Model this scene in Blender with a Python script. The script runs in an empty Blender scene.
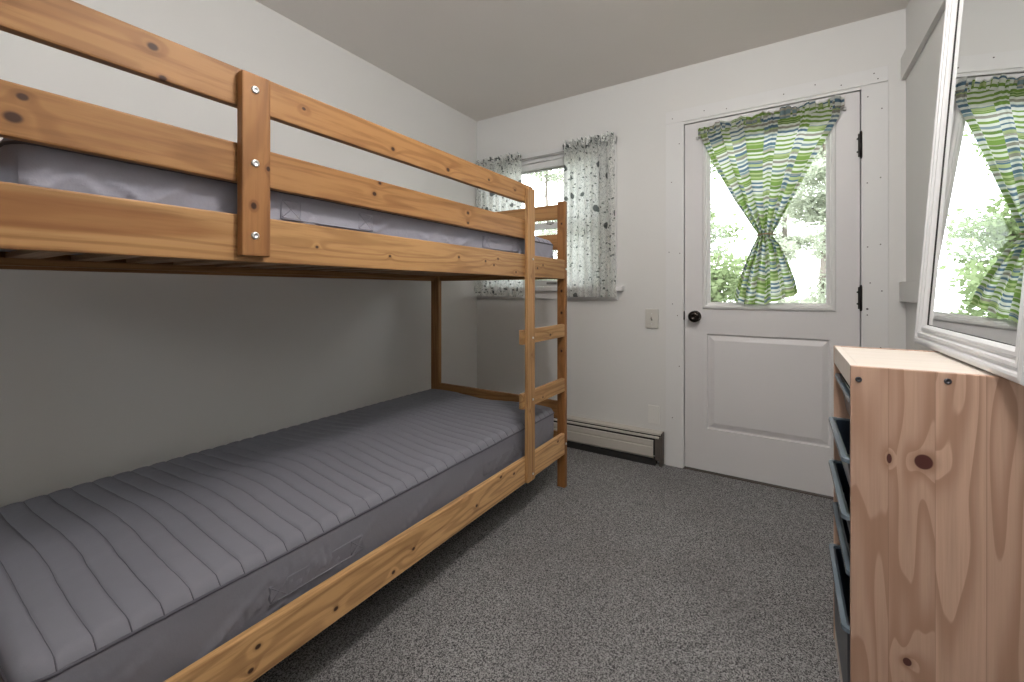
import bpy, bmesh, math, random
from mathutils import Vector, Matrix, noise as mnoise
R = math.radians
scn = bpy.context.scene
col = scn.collection
PI = math.pi

# ------------------------------------------------------------------ camera
cd = bpy.data.cameras.new('camera')
cam = bpy.data.objects.new('camera', cd)
col.objects.link(cam)
cd.sensor_fit = 'HORIZONTAL'; cd.sensor_width = 36.0
cd.lens = 432.26 / 1024 * 36.0
cd.shift_y = -(341.0 - 291.0) / 1024
cd.clip_start = 0.02
cam.location = (0, 0, 1.08)
cam.rotation_euler = (R(90), 0, R(32.558))
scn.camera = cam

# ------------------------------------------------------------------ view, sky, lights
scn.view_settings.view_transform = 'Standard'
scn.view_settings.look = 'None'
scn.view_settings.gamma = 1.0
scn.view_settings.use_curve_mapping = False
scn.view_settings.exposure = 0.42

world = bpy.data.worlds.new('overcast_sky'); scn.world = world
world.use_nodes = True
wbg = world.node_tree.nodes['Background']
wbg.inputs['Color'].default_value = (0.95, 0.98, 1.0, 1)
wbg.inputs['Strength'].default_value = 5.0

CEIL = 2.445
D = 2.783            # back wall
XL, XR = -2.111, 0.48
YF = -1.55           # wall behind the camera


def portal(name, loc, rot, sx, sy):
    l = bpy.data.lights.new(name, 'AREA'); l.shape = 'RECTANGLE'; l.size = sx; l.size_y = sy
    l.cycles.is_portal = True
    o = bpy.data.objects.new(name, l); col.objects.link(o)
    o.location = loc; o.rotation_euler = rot
    return o


portal('door_daylight', (-0.11, D + 0.14, 1.49), (R(-90), 0, 0), 0.60, 1.0)
portal('window_daylight', (-1.535, D + 0.14, 1.6), (R(-90), 0, 0), 1.0, 0.95)
portal('added_rear_daylight', (-1.35, YF - 0.12, 1.93), (R(90), 0, 0), 1.2, 0.56)  # portal for the fill window added behind the camera

LAMP_STRENGTH = 74.0     # added globe standing in for bounced overhead light, built below
LAMP_LOC = (-0.05, 0.80)


# ------------------------------------------------------------------ node helpers
class NT:
    def __init__(self, name):
        self.m = bpy.data.materials.new(name); self.m.use_nodes = True
        self.t = self.m.node_tree; self.t.nodes.clear()
        self.out = self.t.nodes.new('ShaderNodeOutputMaterial')

    def n(self, typ, **kw):
        nd = self.t.nodes.new('ShaderNode' + typ)
        for k, v in kw.items():
            if k == 'ins':
                for a, b in v.items():
                    if isinstance(b, bpy.types.NodeSocket): self.t.links.new(b, nd.inputs[a])
                    else: nd.inputs[a].default_value = b
            else: setattr(nd, k, v)
        return nd

    def math(self, op, a, b=None, c=None):
        nd = self.t.nodes.new('ShaderNodeMath'); nd.operation = op
        for i, v in enumerate((a, b, c)):
            if v is None: continue
            if isinstance(v, bpy.types.NodeSocket): self.t.links.new(v, nd.inputs[i])
            else: nd.inputs[i].default_value = v
        return nd.outputs[0]

    def vmath(self, op, a, b=None):
        nd = self.t.nodes.new('ShaderNodeVectorMath'); nd.operation = op
        for i, v in enumerate((a, b)):
            if v is None: continue
            if isinstance(v, bpy.types.NodeSocket): self.t.links.new(v, nd.inputs[i])
            else: nd.inputs[i].default_value = v
        return nd.outputs['Value'] if op in ('LENGTH', 'DOT_PRODUCT') else nd.outputs[0]

    def mix(self, fac, a, b, blend='MIX'):
        nd = self.t.nodes.new('ShaderNodeMix'); nd.data_type = 'RGBA'; nd.blend_type = blend
        for i, v in ((0, fac), (6, a), (7, b)):
            if isinstance(v, bpy.types.NodeSocket): self.t.links.new(v, nd.inputs[i])
            elif i == 0: nd.inputs[0].default_value = v
            else: nd.inputs[i].default_value = (*v[:3], 1)
        return nd.outputs[2]

    def smooth(self, v, lo, hi):
        nd = self.n('MapRange', interpolation_type='SMOOTHSTEP')
        self.t.links.new(v, nd.inputs[0]); nd.inputs[1].default_value = lo; nd.inputs[2].default_value = hi
        return nd.outputs[0]

    def noise(self, vec, scale, detail=2.0, rough=0.5, dist=0.0):
        nd = self.n('TexNoise'); self.t.links.new(vec, nd.inputs['Vector'])
        nd.inputs['Scale'].default_value = scale; nd.inputs['Detail'].default_value = detail
        nd.inputs['Roughness'].default_value = rough; nd.inputs['Distortion'].default_value = dist
        return nd.outputs[0]

    def coord(self, which='Object'):
        return self.n('TexCoord').outputs[which]

    def surf(self, colr, rough=0.5, metal=0.0, spec=0.5, bump=None, bstr=0.2, bdist=0.002, **extra):
        p = self.n('BsdfPrincipled')
        if isinstance(colr, bpy.types.NodeSocket): self.t.links.new(colr, p.inputs['Base Color'])
        else: p.inputs['Base Color'].default_value = (*colr[:3], 1)
        p.inputs['Roughness'].default_value = rough; p.inputs['Metallic'].default_value = metal
        p.inputs['Specular IOR Level'].default_value = spec
        for k, v in extra.items(): p.inputs[k].default_value = v
        if bump is not None:
            b = self.n('Bump'); b.inputs['Strength'].default_value = bstr; b.inputs['Distance'].default_value = bdist
            self.t.links.new(bump, b.inputs['Height']); self.t.links.new(b.outputs[0], p.inputs['Normal'])
        self.t.links.new(p.outputs[0], self.out.inputs[0])
        return self.m


def flat(name, c, rough=0.5, metal=0.0, spec=0.5, **extra):
    return NT(name).surf(c, rough, metal, spec, **extra)


def mat_paint(name, c, var=0.03, rough=0.55, bscale=90):
    t = NT(name); co = t.coord()
    n = t.noise(co, 1.7, 3)
    c2 = tuple(x * (1 - var * 2) for x in c)
    colr = t.mix(n, c2, c)
    return t.surf(colr, rough, 0, 0.35, bump=t.noise(co, bscale, 2), bstr=0.08, bdist=0.001)


def mat_wood(name, axis, knots=(), light=(0.37, 0.195, 0.078), mid=(0.285, 0.138, 0.050), dark=(0.145, 0.058, 0.019),
             heart=None):
    """Varnished pine with grain along one axis; knots are (x, y, z, radius)."""
    t = NT(name); co = t.coord()
    al, ac = 0.55, 9.0
    sc = [ac] * 3; sc['xyz'.index(axis)] = al
    v = t.vmath('MULTIPLY', co, tuple(sc))
    # bend the grain around each knot
    kd = None
    for (kx, ky, kz, r) in knots:
        s = [1 / r] * 3; s['xyz'.index(axis)] = 0.8 / r
        d = t.vmath('LENGTH', t.vmath('MULTIPLY', t.vmath('SUBTRACT', co, (kx, ky, kz)), tuple(s)))
        kd = d if kd is None else t.math('MINIMUM', kd, d)
    low = t.noise(v, 0.9, 1.5, 0.45, 0.15)
    if kd is not None:
        low = t.math('ADD', low, t.math('MULTIPLY', t.math('EXPONENT', t.math('MULTIPLY', kd, -0.55)), 0.09))
    rings = t.math('SINE', t.math('MULTIPLY', low, 85.0))
    rings = t.smooth(rings, 0.1, 1.0)
    fine = t.noise(t.vmath('MULTIPLY', v, (8.0, 8.0, 8.0)), 1.0, 4, 0.6)
    c = t.mix(t.smooth(low, 0.3, 0.75), light, mid)
    c = t.mix(t.math('MULTIPLY', rings, 0.38), c, dark)
    c = t.mix(t.math('MULTIPLY', t.smooth(fine, 0.42, 0.75), 0.5), c, dark)
    if heart is not None:
        hx, hy, hz, rl, rr = heart
        d = t.vmath('LENGTH', t.vmath('MULTIPLY', t.vmath('SUBTRACT', co, (hx, hy, hz)), (1 / rr, 1 / rl, 1 / rr)))
        d = t.math('ADD', d, t.math('MULTIPLY', t.math('SUBTRACT', low, 0.5), 1.2))
        c = t.mix(t.math('MULTIPLY', t.math('SUBTRACT', 1.0, t.smooth(d, 0.75, 1.15)), 0.6), c, (0.2, 0.075, 0.022))
    if kd is not None:
        c = t.mix(t.math('MULTIPLY', t.math('SUBTRACT', 1.0, t.smooth(kd, 0.7, 1.8)), 0.35), c, dark)
        c = t.mix(t.math('SUBTRACT', 1.0, t.smooth(kd, 0.5, 1.0)), c, (0.042, 0.016, 0.008))
    return t.surf(c, 0.48, 0, 0.25)


def mat_pine_panel(name, axis_w, stave=0.075, off=0.04, knots=()):
    """Raw edge-glued pine: upright staves with broad cathedral figure."""
    t = NT(name); co = t.coord()
    sep = t.n('SeparateXYZ'); t.t.links.new(co, sep.inputs[0])
    w = sep.outputs['XYZ'.index(axis_w.upper())]; z = sep.outputs[2]
    s = t.math('DIVIDE', t.math('ADD', w, off), stave)
    idx = t.math('FLOOR', s)
    wn = t.n('TexWhiteNoise', noise_dimensions='1D'); t.t.links.new(idx, wn.inputs['W'])
    rnd = wn.outputs[0]
    kd = None
    for (kx, kz, rx, rz) in knots:
        cb = t.n('CombineXYZ')
        t.t.links.new(t.math('DIVIDE', t.math('SUBTRACT', w, kx), rx), cb.inputs[0])
        t.t.links.new(t.math('DIVIDE', t.math('SUBTRACT', z, kz), rz), cb.inputs[2])
        d = t.vmath('LENGTH', cb.outputs[0])
        kd = d if kd is None else t.math('MINIMUM', kd, d)
    cb = t.n('CombineXYZ')
    t.t.links.new(t.math('MULTIPLY', w, 16.0), cb.inputs[0])
    t.t.links.new(t.math('MULTIPLY', rnd, 37.0), cb.inputs[1])
    t.t.links.new(t.math('MULTIPLY', z, 1.6), cb.inputs[2])
    low = t.noise(cb.outputs[0], 1.0, 1.2, 0.4)
    if kd is not None:
        low = t.math('ADD', low, t.math('MULTIPLY', t.math('EXPONENT', t.math('MULTIPLY', kd, -0.5)), 0.25))
    ph = t.math('FRACT', t.math('MULTIPLY', low, 7.5))
    band = t.math('MULTIPLY', t.smooth(ph, 0.25, 0.95), t.math('SUBTRACT', 1.0, t.smooth(ph, 0.95, 1.0)))
    cb2 = t.n('CombineXYZ')
    t.t.links.new(t.math('MULTIPLY', w, 160.0), cb2.inputs[0]); t.t.links.new(t.math('MULTIPLY', z, 4.0), cb2.inputs[2])
    fine = t.noise(cb2.outputs[0], 1.0, 3, 0.6)
    c = t.mix(rnd, (0.66, 0.445, 0.335), (0.57, 0.375, 0.28))
    c = t.mix(t.math('MULTIPLY', band, 0.68), c, (0.38, 0.215, 0.14))
    c = t.mix(t.math('MULTIPLY', t.smooth(fine, 0.35, 0.75), 0.3), c, (0.38, 0.23, 0.155))
    seam = t.math('ABSOLUTE', t.math('SUBTRACT', t.math('FRACT', s), 0.5))
    c = t.mix(t.math('MULTIPLY', t.smooth(seam, 0.488, 0.499), 0.5), c, (0.22, 0.12, 0.075))
    if kd is not None:
        c = t.mix(t.math('MULTIPLY', t.math('SUBTRACT', 1.0, t.smooth(kd, 1.0, 2.1)), 0.45), c, (0.33, 0.18, 0.11))
        c = t.mix(t.math('SUBTRACT', 1.0, t.smooth(kd, 0.85, 1.05)), c, (0.105, 0.034, 0.028))
    return t.surf(c, 0.5, 0, 0.35)


def mat_pine_top(name):
    t = NT(name); co = t.coord()
    v = t.vmath('MULTIPLY', co, (3.0, 30.0, 30.0))
    n = t.noise(v, 1.0, 4, 0.6, 0.4)
    c = t.mix(n, (0.70, 0.61, 0.53), (0.85, 0.79, 0.73))
    sc = t.smooth(t.noise(t.vmath('MULTIPLY', co, (16.0, 70.0, 10.0)), 1.0, 3, 0.7), 0.68, 0.74)
    c = t.mix(t.math('MULTIPLY', sc, 0.5), c, (0.3, 0.22, 0.17))
    return t.surf(c, 0.5, 0, 0.35)


def mat_carpet():
    t = NT('carpet_loops'); co = t.coord()
    n = t.noise(co, 165.0, 2.5, 0.7)
    n2 = t.noise(co, 420.0, 1, 0.5)
    big = t.noise(co, 2.2, 3, 0.55)
    cell = t.n('TexWhiteNoise', noise_dimensions='3D')
    t.t.links.new(t.vmath('FLOOR', t.vmath('MULTIPLY', t.vmath('ADD', co, t.vmath('MULTIPLY', t.n('TexNoise', ins={'Vector': co, 'Scale': 120.0}).outputs['Color'], (0.006, 0.006, 0.006))), (340.0, 340.0, 0.0))), cell.inputs['Vector'])
    f = t.math('ADD', t.math('ADD', t.math('MULTIPLY', n, 0.55), t.math('MULTIPLY', n2, 0.15)), t.math('MULTIPLY', cell.outputs[0], 0.30))
    c = t.mix(t.smooth(f, 0.31, 0.69), (0.040, 0.040, 0.042), (0.39, 0.384, 0.385))
    c = t.mix(t.math('MULTIPLY', t.smooth(big, 0.35, 0.7), 0.22), c, (0.10, 0.088, 0.086))
    # worn, dirtier patch by the outside door
    return t.surf(c, 0.95, 0, 0.1, bump=f, bstr=0.7, bdist=0.006)


def mat_fabric(name, c, scale=900, var=0.10, sheen=0.2):
    t = NT(name); co = t.coord()
    n = t.noise(co, scale, 2)
    b = t.noise(co, 7.0, 4, 0.6)
    c2 = tuple(x * (1 - var) for x in c); c3 = tuple(min(1, x * (1 + var)) for x in c)
    colr = t.mix(t.math('ADD', t.math('MULTIPLY', n, 0.5), t.math('MULTIPLY', b, 0.5)), c2, c3)
    return t.surf(colr, 0.75, 0, 0.25, bump=t.noise(co, 40.0, 4, 0.6), bstr=0.25, bdist=0.004)


def cloth_out(t, c, trans=0.45):
    d = t.n('BsdfDiffuse'); t.t.links.new(c, d.inputs[0])
    tr = t.n('BsdfTranslucent'); t.t.links.new(c, tr.inputs[0])
    mx = t.n('MixShader'); mx.inputs[0].default_value = trans
    t.t.links.new(d.outputs[0], mx.inputs[1]); t.t.links.new(tr.outputs[0], mx.inputs[2])
    t.t.links.new(mx.outputs[0], t.out.inputs[0])
    return t.m


def mat_floral(name='floral_cotton', trans=0.68, grow=0.0):
    t = NT(name); uv = t.coord('UV')
    wob = t.n('TexNoise'); t.t.links.new(uv, wob.inputs['Vector']); wob.inputs['Scale'].default_value = 30
    v = t.vmath('ADD', uv, t.vmath('MULTIPLY', t.vmath('SUBTRACT', wob.outputs['Color'], (0.5, 0.5, 0.5)), (0.02, 0.02, 0.0)))
    def leaves(scale, sx, sy, lo, hi, shift):
        vo = t.n('TexVoronoi'); vo.inputs['Scale'].default_value = scale
        t.t.links.new(t.vmath('MULTIPLY', t.vmath('ADD', v, (shift, shift, 0)), (sx, sy, 1.0)), vo.inputs['Vector'])
        return t.math('SUBTRACT', 1.0, t.smooth(vo.outputs['Distance'], lo, hi)), vo.outputs['Color']
    big, bc = leaves(10.5, 1.25, 1.0, 0.21 + grow, 0.26 + grow, 0.0)
    small, sc = leaves(24.0, 1.0, 1.7, 0.21 + grow, 0.27 + grow, 0.37)
    stems = t.noise(t.vmath('MULTIPLY', v, (70.0, 34.0, 1.0)), 1.0, 2, 0.5, 1.2)
    stem = t.math('SUBTRACT', 1.0, t.smooth(t.math('ABSOLUTE', t.math('SUBTRACT', stems, 0.5)), 0.012, 0.040))
    sepc = t.n('SeparateColor'); t.t.links.new(bc, sepc.inputs[0])
    keep = t.smooth(sepc.outputs[0], 0.16, 0.20)
    seps = t.n('SeparateColor'); t.t.links.new(sc, seps.inputs[0])
    keeps = t.smooth(seps.outputs[0], 0.18, 0.21)
    c = t.mix(t.math('MULTIPLY', stem, 0.62), (0.93, 0.935, 0.91), (0.27, 0.29, 0.29))
    c = t.mix(t.math('MULTIPLY', t.math('MULTIPLY', small, keeps), 0.85), c, (0.10, 0.125, 0.12))
    c = t.mix(t.math('MULTIPLY', t.math('MULTIPLY', big, keep), 0.9), c, (0.085, 0.10, 0.098))
    return cloth_out(t, c, trans)


def mat_stripes():
    t = NT('striped_cotton'); uv = t.coord('UV')
    sep = t.n('SeparateXYZ'); t.t.links.new(uv, sep.inputs[0])
    n = t.noise(uv, 14.0, 2)
    vv = t.math('ADD', sep.outputs[1], t.math('MULTIPLY', n, 0.002))
    nw = t.n('TexNoise', noise_dimensions='1D'); t.t.links.new(t.math('MULTIPLY', vv, 22.0), nw.inputs['W'])
    vv = t.math('ADD', vv, t.math('MULTIPLY', nw.outputs[0], 0.022))
    idx = t.math('FLOOR', t.math('MULTIPLY', vv, 88.0))
    wn = t.n('TexWhiteNoise', noise_dimensions='1D'); t.t.links.new(idx, wn.inputs['W'])
    par = t.math('MODULO', t.math('ADD', idx, 2000.0), 2.0)

    def ramp(cols):
        r = t.n('ValToRGB'); r.color_ramp.interpolation = 'CONSTANT'
        t.t.links.new(wn.outputs[0], r.inputs[0]); cr = r.color_ramp
        cr.elements[0].position = 0; cr.elements[0].color = (*cols[0][1], 1)
        cr.elements[1].position = cols[1][0]; cr.elements[1].color = (*cols[1][1], 1)
        for p, cc in cols[2:]:
            e = cr.elements.new(p); e.color = (*cc, 1)
        return r.outputs[0]
    strong = ramp([(0.0, (0.21, 0.36, 0.06)), (0.27, (0.10, 0.19, 0.275)), (0.54, (0.15, 0.27, 0.045)), (0.66, (0.33, 0.315, 0.26)), (0.80, (0.24, 0.34, 0.38)), (0.90, (0.22, 0.37, 0.06))])
    light = ramp([(0.0, (0.80, 0.82, 0.76)), (0.45, (0.47, 0.55, 0.27)), (0.62, (0.82, 0.83, 0.79)), (0.85, (0.50, 0.48, 0.40))])
    c = t.mix(par, strong, light)
    weave = t.noise(t.vmath('MULTIPLY', uv, (500.0, 1500.0, 1.0)), 1.0, 1)
    c = t.mix(t.math('MULTIPLY', weave, 0.15), c, (0.5, 0.52, 0.48))
    return cloth_out(t, c, 0.62)


def mat_glass():
    t = NT('clear_pane')
    tr = t.n('BsdfTransparent'); tr.inputs[0].default_value = (0.97, 0.985, 0.98, 1)
    gl = t.n('BsdfGlossy'); gl.inputs['Roughness'].default_value = 0.02
    fr = t.n('Fresnel'); fr.inputs[0].default_value = 1.45
    mx = t.n('MixShader')
    t.t.links.new(fr.outputs[0], mx.inputs[0]); t.t.links.new(tr.outputs[0], mx.inputs[1]); t.t.links.new(gl.outputs[0], mx.inputs[2])
    t.t.links.new(mx.outputs[0], t.out.inputs[0])
    return t.m


def mat_emit(name, c, s):
    t = NT(name); e = t.n('Emission'); e.inputs[0].default_value = (*c, 1); e.inputs[1].default_value = s
    t.t.links.new(e.outputs[0], t.out.inputs[0]); return t.m


def mat_leaf(name, c1, c2):
    t = NT(name); co = t.coord()
    c = t.mix(t.noise(co, 9.0, 3), c1, c2)
    return cloth_out(t, c, 0.5)


M = dict(
    wall=mat_paint('wall_paint', (0.715, 0.708, 0.692), var=0.015),
    ceil=mat_paint('ceiling_paint', (0.82, 0.775, 0.73), rough=0.7, bscale=160),
    trim=mat_paint('trim_paint', (0.735, 0.732, 0.728), var=0.015, rough=0.4, bscale=40),
    door=mat_paint('door_paint', (0.69, 0.675, 0.68), var=0.02, rough=0.4, bscale=50),
    heater=mat_paint('heater_enamel', (0.55, 0.52, 0.47), var=0.06, rough=0.4),
    carpet=mat_carpet(),
    nail=flat('nail_hole', (0.10, 0.09, 0.09), 0.8),
    black=flat('black_iron', (0.018, 0.016, 0.015), 0.35, 0.6),
    dark=flat('dark_gap', (0.02, 0.018, 0.017), 0.8),
    bronze=flat('oiled_bronze', (0.035, 0.028, 0.024), 0.22, 0.9),
    steel=flat('zinc_bolt', (0.75, 0.75, 0.76), 0.28, 1.0),
    plate=flat('ivory_plastic', (0.60, 0.585, 0.54), 0.35),
    mirror=flat('silvered_glass', (0.90, 0.92, 0.915), 0.0, 1.0),
    mframe=flat('white_lacquer', (0.70, 0.70, 0.71), 0.35),
    tray=flat('dark_blue_plastic', (0.022, 0.030, 0.045), 0.28, 0.0, 0.5),
    trayrim=flat('grey_blue_plastic', (0.13, 0.165, 0.20), 0.25, 0.0, 0.6),
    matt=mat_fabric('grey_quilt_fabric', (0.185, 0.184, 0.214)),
    matt_lit=mat_fabric('lit_quilt_fabric', (0.29, 0.29, 0.345)),  # quilt fabric lightened in place of light missing on the upper bunk
    matt_edge=flat('grey_piping', (0.085, 0.082, 0.10), 0.8),
    handle=mat_fabric('grey_webbing', (0.160, 0.158, 0.186)),
    floral=mat_floral(), floral_shaded=mat_floral('floral_cotton_doubled_shaded', 0.15, 0.13), stripes=mat_stripes(), glass=mat_glass(),  # ruffle copy: doubled cloth, print grown to paint in the fold shade
    tie=flat('tan_cord', (0.35, 0.26, 0.17), 0.9),
    rod=flat('grey_rod', (0.45, 0.44, 0.43), 0.35, 0.6),
    slat=mat_wood('slat_pine', 'x', light=(0.40, 0.25, 0.14), mid=(0.33, 0.19, 0.10), dark=(0.2, 0.1, 0.05)),
    wx=mat_wood('honey_pine_x', 'x'), wy=mat_wood('honey_pine_y', 'y'), wz=mat_wood('honey_pine_z', 'z'),
    pine_x=mat_pine_panel('raw_pine_board', 'x', knots=((0.242, 0.718, 0.0155, 0.0165), (0.1865, 0.714, 0.0045, 0.011), (0.216, 0.283, 0.0075, 0.009))),
    pine_y=mat_pine_top('raw_pine_top'),
    ground=mat_leaf('forest_floor', (0.09, 0.10, 0.05), (0.18, 0.17, 0.10)),
    bark=mat_paint('bark', (0.22, 0.19, 0.165), var=0.2, rough=0.9, bscale=30),
    lamp=mat_emit('bounce_globe_glow', (1.0, 0.97, 0.935), LAMP_STRENGTH),
)


# ------------------------------------------------------------------ mesh helpers
class MB:
    """Collects shapes into one mesh."""
    def __init__(self):
        self.bm = bmesh.new()

    def _merge(self, b, mi=0, smooth=False):
        for f in b.faces:
            f.material_index = mi; f.smooth = smooth
        me = bpy.data.meshes.new('tmp'); b.to_mesh(me); b.free()
        self.bm.from_mesh(me); bpy.data.meshes.remove(me)

    def box(self, x0, x1, y0, y1, z0, z1, bev=0.003, mi=0, xf=None, seg=2):
        b = bmesh.new()
        bmesh.ops.create_cube(b, size=1.0, matrix=Matrix.Translation(((x0 + x1) / 2, (y0 + y1) / 2, (z0 + z1) / 2)) @
                              Matrix.Diagonal((abs(x1 - x0), abs(y1 - y0), abs(z1 - z0), 1)))
        if bev > 0:
            bev = min(bev, 0.45 * min(abs(x1 - x0), abs(y1 - y0), abs(z1 - z0)))
            bmesh.ops.bevel(b, geom=b.edges[:], offset=bev, segments=seg, profile=0.6, affect='EDGES')
        if xf is not None: bmesh.ops.transform(b, matrix=xf, verts=b.verts)
        self._merge(b, mi); return self

    def cyl(self, p0, p1, r, mi=0, n=20, r2=None, smooth=True):
        p0, p1 = Vector(p0), Vector(p1); d = p1 - p0
        b = bmesh.new()
        bmesh.ops.create_cone(b, cap_ends=True, segments=n, radius1=r, radius2=r if r2 is None else r2, depth=d.length,
                              matrix=Matrix.Translation((p0 + p1) / 2) @ d.to_track_quat('Z', 'Y').to_matrix().to_4x4())
        for f in b.faces: f.smooth = smooth and len(f.verts) == 4
        me = bpy.data.meshes.new('tmp')
        for f in b.faces: f.material_index = mi
        b.to_mesh(me); b.free(); self.bm.from_mesh(me); bpy.data.meshes.remove(me)
        return self

    def lathe(self, base, axis, prof, n=28, mi=0):
        """prof: list of (distance along axis, radius)."""
        base = Vector(base); q = Vector(axis).to_track_quat('Z', 'Y')
        b = bmesh.new(); rings = []
        for h, r in prof:
            rings.append([b.verts.new(base + q @ Vector((r * math.cos(2 * PI * k / n), r * math.sin(2 * PI * k / n), h))) for k in range(n)])
        for a, c in zip(rings, rings[1:]):
            for k in range(n):
                b.faces.new((a[k], a[(k + 1) % n], c[(k + 1) % n], c[k]))
        b.faces.new(rings[0][::-1]); b.faces.new(rings[-1])
        self._merge(b, mi, True); return self

    def tube(self, pts, r, n=8, mi=0, closed=False):
        pts = [Vector(p) for p in pts]; b = bmesh.new(); rings = []; N = len(pts)
        for i, p in enumerate(pts):
            a = pts[(i - 1) % N] if closed or i > 0 else p
            c = pts[(i + 1) % N] if closed or i < N - 1 else p
            q = (c - a).to_track_quat('Z', 'Y')
            rings.append([b.verts.new(p + q @ Vector((r * math.cos(2 * PI * k / n), r * math.sin(2 * PI * k / n), 0))) for k in range(n)])
        rng = range(N if closed else N - 1)
        for i in rng:
            A, B = rings[i], rings[(i + 1) % N]
            for k in range(n): b.faces.new((A[k], A[(k + 1) % n], B[(k + 1) % n], B[k]))
        if not closed:
            b.faces.new(rings[0][::-1]); b.faces.new(rings[-1])
        bmesh.ops.recalc_face_normals(b, faces=b.faces)
        self._merge(b, mi, True); return self

    def prism(self, prof, y0, y1, axis='x', mi=0):
        """Extrude a closed 2-D profile along an axis. axis x: profile (y,z); axis y: profile (x,z)."""
        b = bmesh.new()
        def P(a, c, t):
            return (t, a, c) if axis == 'x' else (a, t, c)
        A = [b.verts.new(P(a, c, y0)) for a, c in prof]; B = [b.verts.new(P(a, c, y1)) for a, c in prof]
        n = len(prof)
        for k in range(n): b.faces.new((A[k], A[(k + 1) % n], B[(k + 1) % n], B[k]))
        b.faces.new(A[::-1]); b.faces.new(B)
        bmesh.ops.recalc_face_normals(b, faces=b.faces)
        self._merge(b, mi); return self

    def quad(self, pts, mi=0):
        vs = [self.bm.verts.new(p) for p in pts]; f = self.bm.faces.new(vs); f.material_index = mi; return self

    def build(self, name, mat, parent=None, rloc=None):
        me = bpy.data.meshes.new(name); self.bm.to_mesh(me); self.bm.free()
        o = bpy.data.objects.new(name, me); col.objects.link(o)
        for m in (mat if isinstance(mat, (list, tuple)) else [mat]): me.materials.append(m)
        return attach(o, parent)


WORLD = {}


def attach(o, parent):
    """Parent o (built in world coordinates) under its thing or part."""
    if parent is not None:
        o.parent = parent
        o.matrix_parent_inverse = WORLD.get(parent.name, Matrix.Identity(4)).inverted()
    return o


def thing(name, label, cat, loc, group=None):
    o = bpy.data.objects.new(name, None); col.objects.link(o)
    o.empty_display_size = 0.1
    o.location = loc; WORLD[o.name] = Matrix.Translation(loc)
    tag(o, label, cat, group); return o


def tag(o, label=None, cat=None, group=None, kind=None):
    if label: o['label'] = label
    if cat: o['category'] = cat
    if group: o['group'] = group
    if kind: o['kind'] = kind
    return o


def struct(o, label, cat='structure'):
    return tag(o, label, cat, None, 'structure')


def grid_mesh(name, fn, nu, nv, mat, parent=None, uvfn=None, smooth=True):
    """fn(i/nu, j/nv) -> xyz ; uvfn(fi, fj, u, v) -> uv for a face corner."""
    verts = [fn(i / nu, j / nv) for j in range(nv + 1) for i in range(nu + 1)]
    faces = [(j * (nu + 1) + i, j * (nu + 1) + i + 1, (j + 1) * (nu + 1) + i + 1, (j + 1) * (nu + 1) + i)
             for j in range(nv) for i in range(nu)]
    me = bpy.data.meshes.new(name); me.from_pydata(verts, [], faces)
    if uvfn:
        uvl = me.uv_layers.new(name='UVMap').data; k = 0
        for j in range(nv):
            for i in range(nu):
                for a, b in ((i, j), (i + 1, j), (i + 1, j + 1), (i, j + 1)):
                    uvl[k].uv = uvfn(i, j, a / nu, b / nv); k += 1
    me.polygons.foreach_set('use_smooth', [smooth] * len(me.polygons))
    me.materials.append(mat)
    o = bpy.data.objects.new(name, me); col.objects.link(o)
    return attach(o, parent)


# ------------------------------------------------------------------ room shell
m = MB(); m.box(XL - .15, XR + .15, YF - .15, D + .0, -0.12, 0, 0)
struct(m.build('floor', M['carpet']), 'grey speckled loop carpet covering the whole bedroom floor', 'floor')
m = MB(); m.box(XL - .15, XR + .15, YF - .15, D + .15, CEIL, CEIL + .12, 0)
struct(m.build('ceiling', M['ceil']), 'flat beige grey painted ceiling above the bunk bed', 'ceiling')
m = MB(); m.box(XL - .15, XL, YF - .15, D + .15, -0.12, CEIL, 0)
struct(m.build('wall_left', M['wall']), 'plain off white wall behind the long side of the bunk bed', 'wall')
m = MB(); m.box(XR, XR + .15, YF - .15, D + .15, -0.12, CEIL, 0)
struct(m.build('wall_right', M['wall']), 'off white wall with battens behind the leaning mirror', 'wall')

WX0, WX1, WZ0, WZ1 = -2.035, -1.04, 1.10, 2.06      # window opening
DX0, DX1, DZ1 = -0.545, 0.318, 2.105                 # door opening
m = MB()
for (a, b, c, d) in ((XL, WX0, -.12, CEIL), (WX0, WX1, -.12, WZ0), (WX0, WX1, WZ1, CEIL), (WX1, DX0, -.12, CEIL),
                     (DX0, DX1, DZ1, CEIL), (DX1, XR, -.12, CEIL)):
    m.box(a, b, D, D + .15, c, d, 0)
struct(m.build('wall_back', M['wall']), 'off white far wall holding the curtained window and the glazed door', 'wall')

# wall behind the camera with an unseen window added for fill light
RX0, RX1, RZ0, RZ1 = -2.0, -.7, 1.60, 2.26
m = MB()
for (a, b, c, d) in ((XL, RX0, -.12, CEIL), (RX1, XR, -.12, CEIL), (RX0, RX1, -.12, RZ0), (RX0, RX1, RZ1, CEIL)):
    m.box(a, b, YF - .15, YF, c, d, 0)
struct(m.build('wall_front', M['wall']), 'off white wall behind the viewer with an added high window for fill light', 'wall')
w2 = MB().box(RX0, RX1, YF - .10, YF - .05, RZ0, RZ0 + .05, .003).box(RX0, RX1, YF - .10, YF - .05, RZ1 - .05, RZ1, .003) \
    .box(RX0, RX0 + .05, YF - .10, YF - .05, RZ0 + .05, RZ1 - .05, .003).box(RX1 - .05, RX1, YF - .10, YF - .05, RZ0 + .05, RZ1 - .05, .003).build('added_fill_window', M['trim'])
struct(w2, 'added high white framed window behind the viewer for fill daylight', 'window')
MB().box(RX0 + .05, RX1 - .05, YF - .077, YF - .073, RZ0 + .05, RZ1 - .05, 0).build('pane', M['glass'], w2)

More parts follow.
